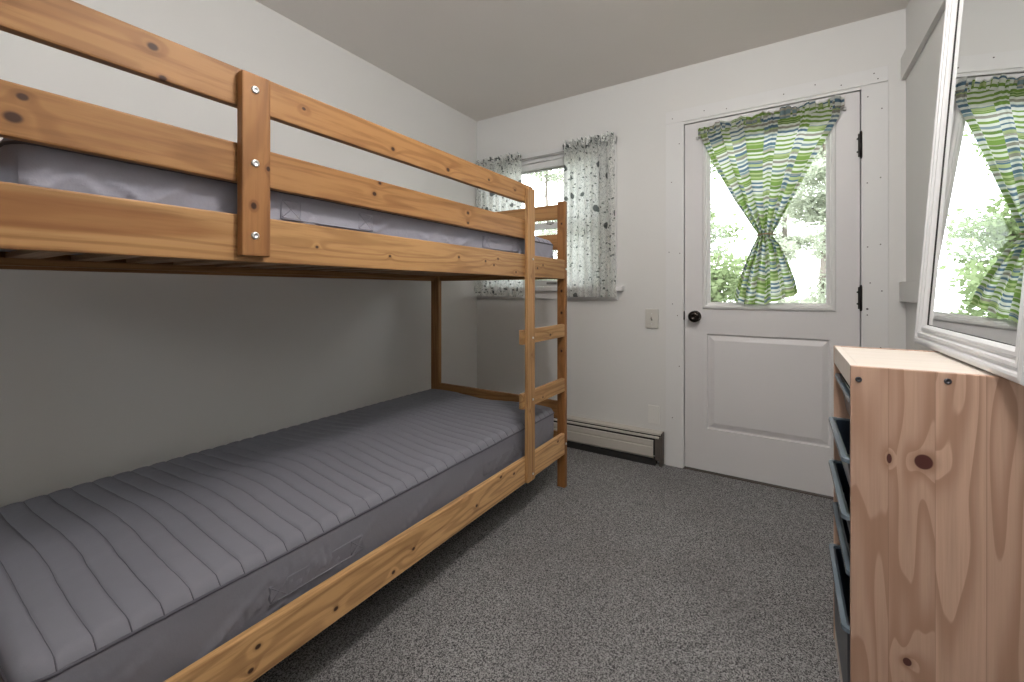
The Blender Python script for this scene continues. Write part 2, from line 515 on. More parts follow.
# threshold under the door
m = MB(); m.box(DX0, DX1, D - .002, D + .15, -.12, .004, .002)
struct(m.build('trim_1', flat('threshold_brown', (0.07, 0.05, 0.04), 0.6)), 'dark brown threshold strip under the door', 'threshold')


def nails(mb, pts, y, mi=1, r=.0032):
    for x, z in pts: mb.cyl((x, y + .001, z), (x, y - .0006, z), r, mi, 8)


# ------------------------------------------------------------------ door casing
CY = D - .007
m = MB().box(-.640, -.541, CY, D, 0, 2.111, .0015)
nails(m, [(-.60, .3), (-.56, .62), (-.60, 1.0), (-.557, 1.31), (-.605, 1.75), (-.56, 1.98), (-.62, 1.32), (-.57, .93)], CY)
struct(m.build('trim_2', [M['trim'], M['nail']]), 'flat white door casing board left of the door', 'trim')
m = MB().box(.314, .415, CY, D, 0, 2.108, .0015)
nails(m, [(.334, 1.62), (.385, 1.64), (.39, 1.98), (.335, 1.30), (.385, 1.31), (.336, 2.05), (.334, .96), (.39, 1.08), (.345, 1.12), (.385, .8)], CY)
m.cyl((.334, CY + .001, .99), (.334, CY - .002, .99), .005, 1, 10)
struct(m.build('trim_3', [M['trim'], M['nail']]), 'flat white door casing board right of the door hinges', 'trim')
m = MB().box(-.640, .415, CY, D, 2.1115, 2.186, .0015)
nails(m, [(-.60, 2.14), (-.42, 2.15), (-.3, 2.135), (-.02, 2.15), (.12, 2.165), (.23, 2.135), (.375, 2.13), (.36, 2.16)], CY)
struct(m.build('trim_4', [M['trim'], M['nail']]), 'flat white head casing board above the door', 'trim')
# jamb and stop round the leaf
m = MB()
m.box(DX0, -.5345, D - .003, D + .12, .004, DZ1, .001).box(.3105, DX1, D - .003, D + .12, .004, DZ1, .001).box(-.5345, .3105, D - .003, D + .12, 2.0945, DZ1, .001)
m.box(-.5345, -.520, D + .048, D + .075, .004, 2.0945, .001).box(.296, .3105, D + .048, D + .075, .004, 2.0945, .001).box(-.52, .296, D + .048, D + .075, 2.079, 2.0945, .001)
struct(m.build('trim_5', M['trim']), 'white door jamb and stop around the door leaf', 'trim')

# ------------------------------------------------------------------ door
LX0, LX1, LZ0, LZ1 = -.529, .305, .014, 2.088
GX0, GX1, GZ0, GZ1 = -.405, .185, .998, 1.972         # glazing hole
PX0, PX1, PZ0, PZ1 = -.405, .187, .264, .826          # raised panel
b = bmesh.new()
# front face as strips around hole and panel, plus back, sides
T = .044
def leaf_boxes(mb):
    for (x0, x1, z0, z1) in ((LX0, GX0, LZ0, LZ1), (GX1, LX1, LZ0, LZ1), (GX0, GX1, GZ1, LZ1), (GX0, GX1, PZ1, GZ0), (GX0, GX1, LZ0, PZ0)):
        mb.box(x0, x1, D, D + T, z0, z1, 0)
b.free()
m = MB(); leaf_boxes(m)
# panel field: groove, slope, raised field
def ringq(mb, r0, y0, r1, y1):
    (a0, a1, c0, c1), (b0, b1, d0, d1) = r0, r1
    P = [(a0, c0), (a1, c0), (a1, c1), (a0, c1)]; Q = [(b0, d0), (b1, d0), (b1, d1), (b0, d1)]
    for k in range(4):
        l = (k + 1) % 4
        mb.quad([(P[k][0], y0, P[k][1]), (P[l][0], y0, P[l][1]), (Q[l][0], y1, Q[l][1]), (Q[k][0], y1, Q[k][1])])
r = lambda i: (PX0 + i, PX1 - i, PZ0 + i, PZ1 - i)
ringq(m, r(0), D, r(.003), D + .013)
ringq(m, r(.003), D + .013, r(.009), D + .014)
ringq(m, r(.009), D + .014, r(.036), D + .002)
ringq(m, r(.036), D + .002, r(.039), D + .0015)
q = r(.039)
m.quad([(q[0], D + .0015, q[2]), (q[1], D + .0015, q[2]), (q[1], D + .0015, q[3]), (q[0], D + .0015, q[3])])
m.box(PX0, PX1, D + .025, D + T, PZ0, PZ1, 0)
door = m.build('door_1', M['door'])
struct(door, 'white painted outside door with a half window over a raised panel', 'door')


def frame_ring(mb, x0, x1, z0, z1, prof, mi=0):
    """Moulding swept round a rectangle in the x-z plane; prof: (inset from outer edge, y)."""
    n = len(prof)
    cs = [(x0, z0, 1, 1), (x1, z0, -1, 1), (x1, z1, -1, -1), (x0, z1, 1, -1)]
    b = bmesh.new(); rings = []
    for cx, cz, sx, sz in cs:
        rings.append([b.verts.new((cx + sx * i, y, cz + sz * i)) for i, y in prof])
    for k in range(4):
        A, B = rings[k], rings[(k + 1) % 4]
        for j in range(n):
            b.faces.new((A[j], A[(j + 1) % n], B[(j + 1) % n], B[j]))
    bmesh.ops.recalc_face_normals(b, faces=b.faces)
    mb._merge(b, mi)


m = MB()
frame_ring(m, -.428, .208, .975, 1.992, [(0, D + .0005), (0, D - .008), (.005, D - .013), (.016, D - .015), (.019, D - .011), (.026, D - .010), (.030, D - .002), (.040, D + .004), (.040, D + .02), (.024, D + .02), (.024, D + .0005)])
m.build('window_frame', M['trim'], door)
MB().box(GX0 + .002, GX1 - .002, D + .017, D + .023, GZ0 + .002, GZ1 - .002, 0).build('pane', M['glass'], door)
k = MB().lathe((-.469, D + .001, .928), (0, -1, 0), [(0, .032), (.004, .034), (.008, .031), (.010, .015), (.022, .012), (.028, .019), (.036, .0305), (.048, .034), (.058, .031), (.064, .021), (.066, .012), (.063, .010), (.063, .001)]).build('door_knob', M['bronze'], door)
MB().box(-.5365, -.5285, D - .006, D + .001, .905, .957, .0015).build('latch_plate', M['black'], door)
for z0, z1 in ((1.752, 1.878), (.985, 1.104), (.20, .32)):
    h = MB().cyl((.309, D - .008, z0), (.309, D - .008, z1), .0058).cyl((.309, D - .008, z1), (.309, D - .008, z1 + .006), .0045) \
        .cyl((.309, D - .008, z0 - .006), (.309, D - .008, z0), .0045)
    h.box(.298, .305, D - .002, D + .001, z0 + .004, z1 - .004, .0008)
    for zz in (z0 + .03, z1 - .03): h.cyl((.2965, D - .0005, zz), (.2965, D - .0045, zz), .0045)
    h.build('hinge', M['black'], door)

# ------------------------------------------------------------------ window
y1, y2 = D + .03, D + .115
m = MB()   # box frame lining the opening
m.box(WX0, WX0 + .03, D - .002, D + .15, WZ0, WZ1, .002).box(WX1 - .03, WX1, D - .002, D + .15, WZ0, WZ1, .002).box(WX0, WX1, D - .002, D + .15, WZ1 - .03, WZ1, .002)
win = m.build('window_1', M['trim'])
struct(win, 'white double hung window between the floral curtains', 'window')
m = MB().box(-2.105, WX0 + .005, D - .015, D, 1.113, 2.10, .002).box(WX1 - .005, -.955, D - .015, D, 1.113, 2.10, .002)
m.box(-2.105, -.955, D - .016, D, WZ1 - .006, 2.10, .002)
m.build('casing', M['trim'], win)
MB().box(-2.108, -.902, D - .045, D + .06, 1.080, 1.113, .005).build('sill', M['trim'], win)
MB().box(-2.10, -.944, D - .016, D, 1.022, 1.080, .002).build('apron', M['trim'], win)
def sash(x0, x1, z0, z1, y, w, name):
    m = MB().box(x0, x1, y, y + .03, z0, z0 + w, .003).box(x0, x1, y, y + .03, z1 - w, z1, .003)
    m.box(x0, x0 + .045, y, y + .03, z0 + w, z1 - w, .003).box(x1 - .045, x1, y, y + .03, z0 + w, z1 - w, .003)
    s = m.build('sash', M['trim'], win)
    MB().box(x0 + .04, x1 - .04, y + .013, y + .017, z0 + w - .005, z1 - w + .005, 0).build('pane', M['glass'], s)
    return s
sash(WX0 + .03, WX1 - .03, 1.115, 1.585, D + .05, .045, 'lower')
sash(WX0 + .03, WX1 - .03, 1.545, 2.03, D + .085, .042, 'upper')
MB().box(WX0 + .03, WX1 - .03, D + .02, D + .045, 1.985, 2.03, .003).build('stop', M['trim'], win)
MB().lathe((-1.47, D + .05, 1.577), (0, -1, 0), [(0, .012), (.006, .012), (.010, .008)]).box(-1.50, -1.44, D + .036, D + .046, 1.571, 1.583, .003).build('latch', flat('latch_grey', (.35, .34, .33), .4, .7), win)
MB().box(-1.50, -1.42, D + .036, D + .052, 1.128, 1.145, .004).build('lift_handle', flat('lift_grey', (.25, .25, .25), .4, .7), win)

# ------------------------------------------------------------------ battens on the right wall
m = MB().box(.461, XR, -.9, D - .001, 2.10, 2.206, .0015)
struct(m.build('trim_6', M['wall']), 'painted batten high on the right wall above the mirror', 'trim')
m = MB().box(.456, XR, -.9, D - .001, 1.03, 1.124, .0015)
struct(m.build('trim_7', M['wall']), 'painted batten low on the right wall beside the mirror', 'trim')

# ------------------------------------------------------------------ added globe, unseen overhead, standing in for light bounced off the ceiling
lx, ly = LAMP_LOC
lamp = thing('added_bounce_globe', 'added white glass globe, unseen overhead, standing in for light bounced off the ceiling', 'ceiling light', (lx, ly, CEIL))
MB().lathe((lx, ly, CEIL), (0, 0, -1), [(0, .075), (.02, .075), (.03, .05), (.05, .045)]).build('base', M['trim'], lamp)
MB().lathe((lx, ly, CEIL - .048), (0, 0, -1), [(0, .042), (.015, .075), (.05, .112), (.095, .125), (.14, .112), (.18, .07), (.195, .015)]).build('globe', M['lamp'], lamp)

# ------------------------------------------------------------------ baseboard heater
hx0, hx1 = -2.105, -.650
ht = thing('baseboard_heater', 'beige electric baseboard heater on the far wall left of the door', 'heater', (-1.37, D, 0))
MB().box(hx0, hx1, D - .006, D, .012, .205, .001).prism([(D - .001, .205), (D - .050, .199), (D - .0515, .189), (D - .048, .189), (D - .047, .195), (D - .001, .200)], hx0, hx1 - .010).build('back_plate', M['heater'], ht)
MB().prism([(D - .030, .182), (D - .0585, .177), (D - .0605, .169), (D - .058, .169), (D - .056, .174), (D - .030, .178)], hx0, hx1 - .02).build('damper', M['heater'], ht)
MB().box(hx0, hx1 - .015, D - .044, D - .007, .06, .188, 0).build('slot_shade', M['dark'], ht)  # dark box painting in the shade behind the slots
MB().prism([(D - .058, .157), (D - .064, .153), (D - .0665, .125), (D - .062, .118), (D - .0665, .111), (D - .0665, .058), (D - .056, .044), (D - .054, .046), (D - .062, .060), (D - .062, .150), (D - .057, .154)], hx0, hx1 - .052).build('front_cover', M['heater'], ht)
fin = MB()
fin.cyl((hx0, D - .03, .10), (hx1 - .06, D - .03, .10), .010)
fin.box(hx0, hx1 - .075, D - .05, D - .012, .07, .135, 0)
fin.build('heating_element', flat('heater_fins', (.03, .027, .025), .6, .4), ht)
MB().box(hx1 - .045, hx1, D - .050, D - .001, .03, .175, .002).box(hx1 - .018, hx1 - .008, D - .058, D - .006, .0, .11, .002).box(hx1 - .005, hx1, D - .055, D - .001, 0, .204, .001).build('end_bracket', flat('worn_heater_metal', (.13, .11, .095), .5, .3), ht)
MB().box(hx0, hx1 - .04, D - .058, D - .006, .0, .036, .001).build('base_channel', M['dark'], ht)

# ------------------------------------------------------------------ switch and blank plate
sw = thing('light_switch', 'ivory light switch plate on the far wall left of the door', 'switch', (-.725, D, .905))
MB().box(-.765, -.684, D - .010, D, .844, .966, .002).build('cover_plate', M['plate'], sw)
MB().box(-.730, -.720, D - .013, D - .009, .893, .917, .001).box(-.7285, -.7215, D - .023, D - .011, .905, .914, .001, xf=None).build('toggle', flat('grey_toggle', (.30, .285, .255), .4), sw)
for z in (.937, .873): MB().cyl((-.725, D - .009, z), (-.725, D - .0115, z), .0032).build('screw', M['steel'], sw)
bp = thing('outlet_plate', 'blank white outlet cover plate on the wall above the heater', 'cover plate', (-.713, D, .302))
MB().box(-.748, -.678, D - .010, D, .245, .358, .0015).build('cover_plate', mat_paint('painted_plate', (.76, .75, .72), .01, .45), bp)
for z in (.335, .268): MB().cyl((-.713, D - .009, z), (-.713, D - .0106, z), .003).build('screw', mat_paint('painted_screw', (.70, .69, .66), .01, .45), bp)

# ------------------------------------------------------------------ bunk bed
XF, TH = -1.030, .022        # front plane of the rails, board thickness
YN, YE = .095, 2.150         # near and far inner ends of the long boards
kr = lambda lst, r: [(XF, y, z, r * s) for y, z, s in lst]
bed = thing('bunk_bed', 'honey pine bunk bed with ladder and guard rails along the left wall', 'bunk bed', (-1.5, 1.1, 0))
w_g1 = mat_wood('guard_board_high', 'y', kr([(.329, 1.55, 1.2), (.345, 1.496, .9), (.637, 1.54, .7), (.929, 1.519, 1), (1.186, 1.516, 1.2), (1.438, 1.534, .8), (1.638, 1.532, .8)], .0075))
w_g2 = mat_wood('guard_board_low', 'y', kr([(.161, 1.39, 1), (.151, 1.354, 1.5), (.858, 1.367, 1), (.878, 1.403, .8), (1.301, 1.378, 1), (1.301, 1.34, .8)], .0075))
w_main = mat_wood('upper_rail_board', 'y', kr([(.673, 1.194, .8), (.917, 1.187, .8), (1.247, 1.206, .9), (1.415, 1.201, .9), (1.504, 1.215, 1), (1.474, 1.188, 1), (1.647, 1.165, 1), (1.901, 1.21, 1), (1.845, 1.192, 1)], .0058), heart=(XF, .12, 1.208, .33, .03), light=(.43, .245, .105), mid=(.35, .185, .072))
w_low = mat_wood('lower_rail_board', 'y', kr([(.729, .221, 1), (.525, .26, 1), (.509, .216, 1), (.931, .209, 1), (1.016, .239, .9), (1.289, .31, 1.2), (1.356, .237, 1), (1.526, .288, 1), (1.63, .265, 1), (2.067, .28, 1)], .0072), light=(.66, .41, .20), mid=(.57, .335, .15))  # pine tones lightened to make up for weak light on the low rail
w_post = mat_wood('guard_post_board', 'z', [(-1.005, .503, 1.27, .008), (-1.005, .535, 1.36, .006)], light=(.32, .155, .058), mid=(.27, .12, .043))
w_lad = mat_wood('ladder_post_board', 'z', [(-1.005, 1.75, 1.15, .008), (-1.005, 1.755, .78, .008), (-1.005, 1.74, .52, .008), (-1.03, 1.76, 1.5, .006)], light=(.45, .26, .115), mid=(.37, .195, .08))
w_corner = mat_wood('corner_post_board', 'z', [(-1.05, 2.15, 1.08, .008), (-1.05, 2.15, .96, .008), (-1.05, 2.15, .75, .008), (-1.05, 2.15, 1.45, .006)], light=(.32, .15, .055), mid=(.265, .115, .038))


def bolt(parent, p, nrm, r=.0085):
    p = Vector(p); n = Vector(nrm)
    MB().lathe(p, n, [(0, r), (.002, r), (.0035, r * .75), (.0036, r * .42), (.0015, r * .38), (.0015, .0005)], 16).build('bolt', M['steel'], parent)


# corner posts: one mesh each
p_ff = MB().box(-1.077, XF, YE, 2.180, 0, 1.574, .004).build('post', w_corner, bed)
p_fb = MB().box(-2.018, -1.950, YE, 2.180, 0, 1.574, .004).build('post', M['wz'], bed)
p_nf = MB().box(-1.077, XF, .065, .095, 0, 1.574, .004).build('post', M['wz'], bed)
p_nb = MB().box(-2.010, -1.945, .065, .095, 0, 1.574, .004).build('post', M['wz'], bed)
bolt(p_ff, (-1.030, 2.165, 1.20), (1, 0, 0), .006); bolt(p_ff, (-1.030, 2.165, .24), (1, 0, 0), .006)
# long boards on the front
MB().box(XF - TH, XF, YN, 1.800, 1.492, 1.577, .004).build('guard_rail', w_g1, bed)
MB().box(XF - TH, XF, YN, 1.800, 1.323, 1.410, .004).build('guard_rail', w_g2, bed)
MB().box(XF - TH, XF, YN, YE, 1.146, 1.251, .004).build('side_rail', w_main, bed)
MB().box(XF - TH, XF, YN, YE, .186, .301, .004).build('side_rail', w_low, bed)
# the same boards along the wall
MB().box(-2.010, -2.010 + TH, YN, YE, 1.146, 1.251, .004).build('side_rail', M['wy'], bed)
MB().box(-2.010, -2.010 + TH, YN, YE, .186, .301, .004).build('side_rail', M['wy'], bed)
# end boards, far and near
for y0, y1 in ((YE + .004, YE + .026), (.069, .091)):
    for z0, z1, nm in ((1.478, 1.560, 'end_board'), (1.31, 1.395, 'end_board'), (1.146, 1.251, 'end_board'), (.375, .470, 'end_board'), (.186, .301, 'end_board')):
        MB().box(-1.945, -1.077, y0, y1, z0, z1, .004).build(nm, M['wx'], bed)
# guard post and ladder
gp = MB().box(XF, XF + .025, .479, .541, 1.158, 1.566, .004).build('guard_post', w_post, bed)
for z in (1.53, 1.366, 1.204): bolt(gp, (XF + .025, .506, z), (1, 0, 0))
lp = MB().box(XF, XF + .018, 1.722, 1.789, .190, 1.560, .004).build('ladder_post', w_lad, bed)
for z in (1.23, .86, .57, .22): bolt(lp, (XF + .018, 1.768, z), (1, 0, 0), .0055)
wr = mat_wood('rung_board', 'y', [(-1.03, 1.98, .855, .007), (-1.03, 1.90, .55, .006)], light=(.49, .285, .125), mid=(.41, .225, .09))
MB().box(XF - TH, XF, 1.707, YE, .830, .899, .004).build('rung', wr, bed)
MB().box(XF - TH, XF, 1.707, YE, .531, .603, .004).build('rung', wr, bed)
# slats and the ledgers they lie on
for zt in (1.195, .212):
    for x0, x1 in ((-1.082, XF - TH), (-2.010 + TH, -1.958)):
        MB().box(x0, x1, YN + .01, YE - .01, zt - .038, zt - .016, .003).build('ledger', M['wy'], bed)
    for i in range(15):
        y = .135 + i * .1405
        MB().box(-1.985, -1.055, y, y + .068, zt - .016, zt, .002).build('slat', M['slat'], bed)


# ------------------------------------------------------------------ mattresses
def mattress(name, label, x0, x1, y0, y1, zb, ze, crown, seed, handles, waves=1.0, fab='matt'):
    """Quilted top with wavy seams across, soft edge, side walls with soft wrinkles."""
    rnd = random.Random(seed)
    root = thing(name, label, 'mattress', ((x0 + x1) / 2, (y0 + y1) / 2, zb), 'grey quilted bunk mattresses')
    NX = 56; pitch = .0512
    W, L = x1 - x0, y1 - y0
    rc = .045
    ph = [rnd.uniform(0, 6.28) for _ in range(6)]

    def edge(d, r):                      # rounded shoulder
        if d >= r: return 0.0
        t = (r - d) / r
        return -(1 - math.sqrt(max(0, 1 - t * t))) * r * .62

    def corner(x, y):                    # round the plan corners
        cx = min(max(x, x0 + rc), x1 - rc); cy = min(max(y, y0 + rc), y1 - rc)
        dx, dy = x - cx, y - cy; d = math.hypot(dx, dy)
        if abs(dx) > 1e-9 and abs(dy) > 1e-9:
            m_ = max(abs(dx), abs(dy)); k = m_ / d
            return cx + dx * k, cy + dy * k
        return x, y

    def shift_at(u, y):
        return (.012 * math.sin(2 * PI * (u * 1.15) + .6 + .6 * math.sin(2.2 * y)) * max(0, math.sin(PI * u)) ** .5 + .004 * math.sin(9 * u + 3 * y + ph[2]) * math.sin(PI * u)
                + .0035 * mnoise.noise(Vector((u * 8, y * 3, seed))))

    def surf_pt(u, sy):
        """sy counts seams from the near end: whole numbers lie in a seam."""
        yb = y0 + sy * pitch
        x = x0 + W * u
        y = yb - shift_at(u, yb) * (.55 + .45 * min(1, (yb - y0) / .7)) * min(1, (yb - y0) / .12, (y1 - yb) / .12)
        y = min(max(y, y0), y1)
        px, py = corner(x, y)
        dx = min(x - x0, x1 - x); dy = min(y - y0, y1 - y)
        z = ze + crown * (max(0, math.sin(PI * u)) ** .6) * (min(1.0, dy / .25) ** .5 if dy > 0 else 0)
        und = .010 * math.sin(3.1 * y + ph[0] + 2.0 * u) * math.sin(PI * u) + .008 * math.sin(8.5 * u + 4 * y + ph[1]) * math.sin(PI * u)
        z += und * waves
        fr = abs((sy + .5) % 1.0 - .5)
        amp = min(1.0, dx / .03) * .85 + .15
        z += .0046 * (1 - math.exp(-(fr * pitch / .0036))) * amp + .0018 * (1 - (1 - 2 * fr) ** 2) * amp - .0046
        pk = min(1, dx / .05)
        z += .0018 * mnoise.noise(Vector((x * 26, y * 14, seed + 3))) * pk
        z += .0030 * max(0, mnoise.noise(Vector((x * 70 + y * 12, y * 9, seed + 9)))) * (fr * 2) * pk * max(0, min(1, .5 + 1.5 * mnoise.noise(Vector((x * 3, y * 2.2, seed)))))
        z += min(edge(dx, .03), edge(dy, .03))
        return px, py, z

    nseam = int(L / pitch); rows = []
    for k in range(nseam + 1):
        for f in (0, .035, .09, .18, .32, .5, .68, .82, .91, .965):
            if (k + f) * pitch < L - .004: rows.append(k + f)
    rows.append(L / pitch); NY = len(rows) - 1
    verts = []; faces = []
    for sy in rows:
        for i in range(NX + 1): verts.append(surf_pt(i / NX, sy))
    idx = lambda i, j: j * (NX + 1) + i
    for j in range(NY):
        for i in range(NX): faces.append((idx(i, j), idx(i + 1, j), idx(i + 1, j + 1), idx(i, j + 1)))
    loop = [(i, 0) for i in range(NX)] + [(NX, j) for j in range(NY)] + [(i, NY) for i in range(NX, 0, -1)] + [(0, j) for j in range(NY, 0, -1)]
    prev = [idx(i, j) for i, j in loop]
    rim = [Vector(verts[k]) for k in prev]
    folds = [(y0 + L * rnd.random(), rnd.uniform(.9, 2.0) * rnd.choice((1, 1, -1)), rnd.uniform(.007, .014), rnd.uniform(.003, .0065), rnd.uniform(0, .25), rnd.uniform(.6, 1.1)) for _ in range(26)]
    folds += [(.50, 1.5, .010, .0065, .05, 1.1), (.545, 1.7, .009, .006, 0, 1.0), (.70, 1.3, .009, .005, .05, .9)]
    NS = 16; n = len(loop)
    for s in range(1, NS + 1):
        t = s / NS; cur = []
        for k, p in enumerate(rim):
            i, j = loop[k]
            nx = -1 if i == 0 else (1 if i == NX else 0); ny = -1 if j == 0 else (1 if j == NY else 0)
            bul = math.sin(PI * min(1, t * .95)) * .002
            a = p.y * (1 if nx else 0) + p.x * (1 if ny else 0)
            zz = (p.z - .004) * (1 - t) + zb * t
            wr = .003 * mnoise.noise(Vector((a * 5 + zz * 11, zz * 5, seed + 20)))
            for (fa, sl, fw, fh, t0, t1) in folds:
                dd = a - fa - sl * (zz - (ze + zb) / 2)
                env = max(0, min(1, (t - t0) / .15, (t1 - t) / .2))
                wr += fh * math.exp(-(dd / fw) ** 2) * env
            off = bul + min(wr * min(1, t * 3), .0085) - .008 * t
            verts.append((p.x + nx * off, p.y + ny * off, zz)); cur.append(len(verts) - 1)
        for k in range(n):
            l = (k + 1) % n
            faces.append((prev[l], prev[k], cur[k], cur[l]))
        prev = cur
    faces.append(tuple(prev[::-1][::-1]))
    me = bpy.data.meshes.new('body'); me.from_pydata(verts, [], faces)
    me.polygons.foreach_set('use_smooth', [True] * (len(faces) - 1) + [False])
    me.materials.append(M[fab]); me.update()
    o = bpy.data.objects.new('quilted_body', me); col.objects.link(o); attach(o, root)
    pts = [(p.x, p.y, p.z - .001) for p in rim[::3]]
    MB().tube(pts, .0036, 6, closed=True).build('piping', M['matt_edge'], root)
    st = MB()
    for k in range(1, nseam + 1):
        if k * pitch > L - .02: continue
        st.tube([Vector(surf_pt(i / NX, k)) + Vector((0, 0, .0003)) for i in range(0, NX + 1, 1)], .0013, 4)
    st.build('quilting_stitches', M['matt_edge'], root)
    for ya, yb, za, zb2 in handles:
        m = MB()
        xs = x1 - .002
        xa = x1 - .010
        m.box(xa, xs + .003, ya, yb, za, zb2, .002)
        for yy in (ya, yb - (zb2 - za) * 1.1):
            w = (zb2 - za) * 1.1
            m.tube([(xs + .003, yy + .003, za + .003), (xs + .003, yy + w - .003, za + .003), (xs + .003, yy + w - .003, zb2 - .003), (xs + .003, yy + .003, zb2 - .003)], .0012, 5, closed=True)
            m.tube([(xs + .003, yy + .003, za + .003), (xs + .003, yy + w - .003, zb2 - .003)], .0012, 5)
            m.tube([(xs + .003, yy + w - .003, za + .003), (xs + .003, yy + .003, zb2 - .003)], .0012, 5)
        m.tube([(xs + .003, ya, za), (xs + .003, yb, za)], .0018, 6)
        m.build('carry_handle', M['handle' if fab == 'matt' else 'matt_lit'], root)
    return root


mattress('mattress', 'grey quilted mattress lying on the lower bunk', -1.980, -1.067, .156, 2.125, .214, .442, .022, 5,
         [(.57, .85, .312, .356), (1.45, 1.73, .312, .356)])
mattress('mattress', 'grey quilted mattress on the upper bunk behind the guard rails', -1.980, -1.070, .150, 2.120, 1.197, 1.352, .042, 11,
         [(.60, .885, 1.262, 1.312), (1.45, 1.73, 1.262, 1.312)], waves=1.3, fab='matt_lit')


# ------------------------------------------------------------------ window curtains
def floral_curtain(label, xa, xb, zt, zb, seed, nf):
    rnd = random.Random(seed); y = D - .062
    root = thing('floral_curtain', label, 'curtain', ((xa + xb) / 2, y, zb), 'floral curtains at the bunk window')
    W = xb - xa; H = zt - zb
    phs = [rnd.uniform(-.5, .5) for _ in range(nf + 2)]
    def fn(u, v):
        h = v * H                                     # height above the hem
        gather = max(0.0, (v - .90) / .10)
        s = u * nf
        f = math.sin(2 * PI * s + phs[int(s) % nf] * .8 * math.sin(PI * (s % 1)))
        amp = .017 * (1 - .55 * gather) + .006 * math.sin(9 * u + seed)
        yy = y - amp * f - .004 * math.sin(31 * u + 5 * v)
        # small tight gathers near the rod
        yy -= gather * (.008 * math.sin(2 * PI * u * nf * 3.7 + 2 * math.sin(20 * u)))
        x = xa + W * u + .006 * math.sin(2 * PI * s * 1 + 1.1) + .012 * (1 - v) * (u - .5) * 2
        z = zb + h
        if v > .955: z += .010 * math.sin(2 * PI * u * nf * 2.3 + seed) * (v - .955) / .045 + .006 * mnoise.noise(Vector((u * 60, seed, 0))) * (v - .955) / .045
        return x, yy, z
    grid_mesh('cloth', fn, 210, 90, M['floral'], root, lambda i, j, u, v: (u * W * 1.6 + seed, v * H))
    # ruffle standing above the rod pocket
    def rf(u, v):
        w = .014 + .012 * v
        x = xa + W * u + .004 * math.sin(2 * PI * u * nf * 2.9)
        yy = y - w * math.sin(2 * PI * u * nf * 2.9 + 1.5 * math.sin(17 * u)) - .006
        z = zt - .028 + .048 * v + v * .010 * math.sin(2 * PI * u * nf * 1.7 + seed * 2) + v * .008 * mnoise.noise(Vector((u * 50, seed + 2, 0)))
        return x, yy, z
    grid_mesh('heading_ruffle', rf, 240, 8, M['floral_shaded'], root, lambda i, j, u, v: (u * W * 5.5 + seed + .4, v * .12))
    return root


floral_curtain('floral curtain at the left of the window, partly behind the bunk rails', -2.075, -1.660, 2.075, 1.040, 3, 7)
floral_curtain('floral curtain at the right of the window, fully open to view', -1.315, -.955, 2.085, 1.040, 8, 7)
rod = thing('curtain_rod', 'thin curtain rod over the bunk window holding the floral curtains', 'curtain rod', (-1.5, D - .06, 2.055))
MB().cyl((-2.085, D - .040, 2.055), (-.955, D - .040, 2.055), .004).build('rod', M['rod'], rod)
for x in (-2.08, -.958): MB().box(x - .004, x + .004, D - .044, D - .015, 2.049, 2.061, .001).build('bracket', M['rod'], rod)

# ------------------------------------------------------------------ door curtain
dc = thing('door_curtain', 'striped green and blue curtain cinched at the middle over the door window', 'curtain', (-.11, D - .035, 1.0))
def lerp(a, b, t): return a + (b - a) * t
def keyed(z, keys):
    for (z0, *a), (z1, *c) in zip(keys, keys[1:]):
        if z >= z1:
            t = (z - z1) / (z0 - z1) if z0 != z1 else 0
            return [lerp(q, p, t) for p, q in zip(a, c)]
    return list(keys[-1][1:])
#        z, left, right, fold amplitude
KEY = [(2.045, -.446, .236, .006), (2.005, -.446, .236, .006), (1.96, -.430, .229, .007), (1.80, -.362, .140, .010), (1.60, -.262, .038, .014),
       (1.45, -.175, -.040, .020), (1.40, -.145, -.066, .020), (1.388, -.143, -.067, .018), (1.375, -.146, -.066, .020), (1.32, -.172, -.030, .022),
       (1.20, -.213, .008, .020), (1.10, -.243, .036, .018), (1.012, -.262, .050, .017)]
NFOLD = 6
PAN = [0, .085, .17, .24, .36, .47, .60, .72, .82, .92, 1.01]
POF = [0.0, .307, .118, .523, .0, .411, .217, .634, .091, .35]
def pan(u):
    for k in range(len(PAN) - 1):
        if u < PAN[k + 1]: return k
    return len(PAN) - 2
def dfn(u, v):
    z = lerp(1.012, 2.045, v)
    xl, xr, a = keyed(z, KEY)
    w = xr - xl
    tie = math.exp(-((z - 1.388) / .05) ** 2)
    s = u * NFOLD + .35 * math.sin(5 * u)
    x = lerp(xl, xr, u) + .10 * w / NFOLD * math.sin(2 * PI * s + 1)
    bundle = math.sqrt(max(0, 1 - (2 * u - 1) ** 2))
    y = D - .032 - a * math.sin(2 * PI * s) - tie * (.030 * bundle) - (.022 if z < 1.36 else .012) * bundle * (1 - tie) * (1 - abs(z - 1.388) / .65)
    y -= .0015 * math.sin(40 * u + 6 * z) + .005 * (1 + math.sin(2 * PI * u * 24 + 2 * math.sin(11 * u))) * math.exp(-max(0, 1.99 - z) / .07)
    if z < 1.36: z += (.034 * (1 - min(1, u / .14)) + .062 * max(0, (u - .5) / .5) - .006) * (1.36 - z) / .35
    if z > 1.5: z += .018 * (u - .45) * min(1, (z - 1.5) / .5)
    return x, min(y, D - .019), z
def duv(i, j, u, v):
    um = (i + .5) / 240
    xl, xr, _ = keyed(lerp(1.012, 2.045, v), KEY)
    sl = math.sqrt(1 + ((u - .5) * .62) ** 2) if v > .36 else math.sqrt(1 + ((u - .5) * .5) ** 2)
    return (u * .9, (v - .364) * 1.033 * sl + POF[pan(um)] + (.35 if v < .364 else 0) + .004 * math.sin(u * 30))
grid_mesh('cloth', dfn, 240, 170, M['stripes'], dc, duv)
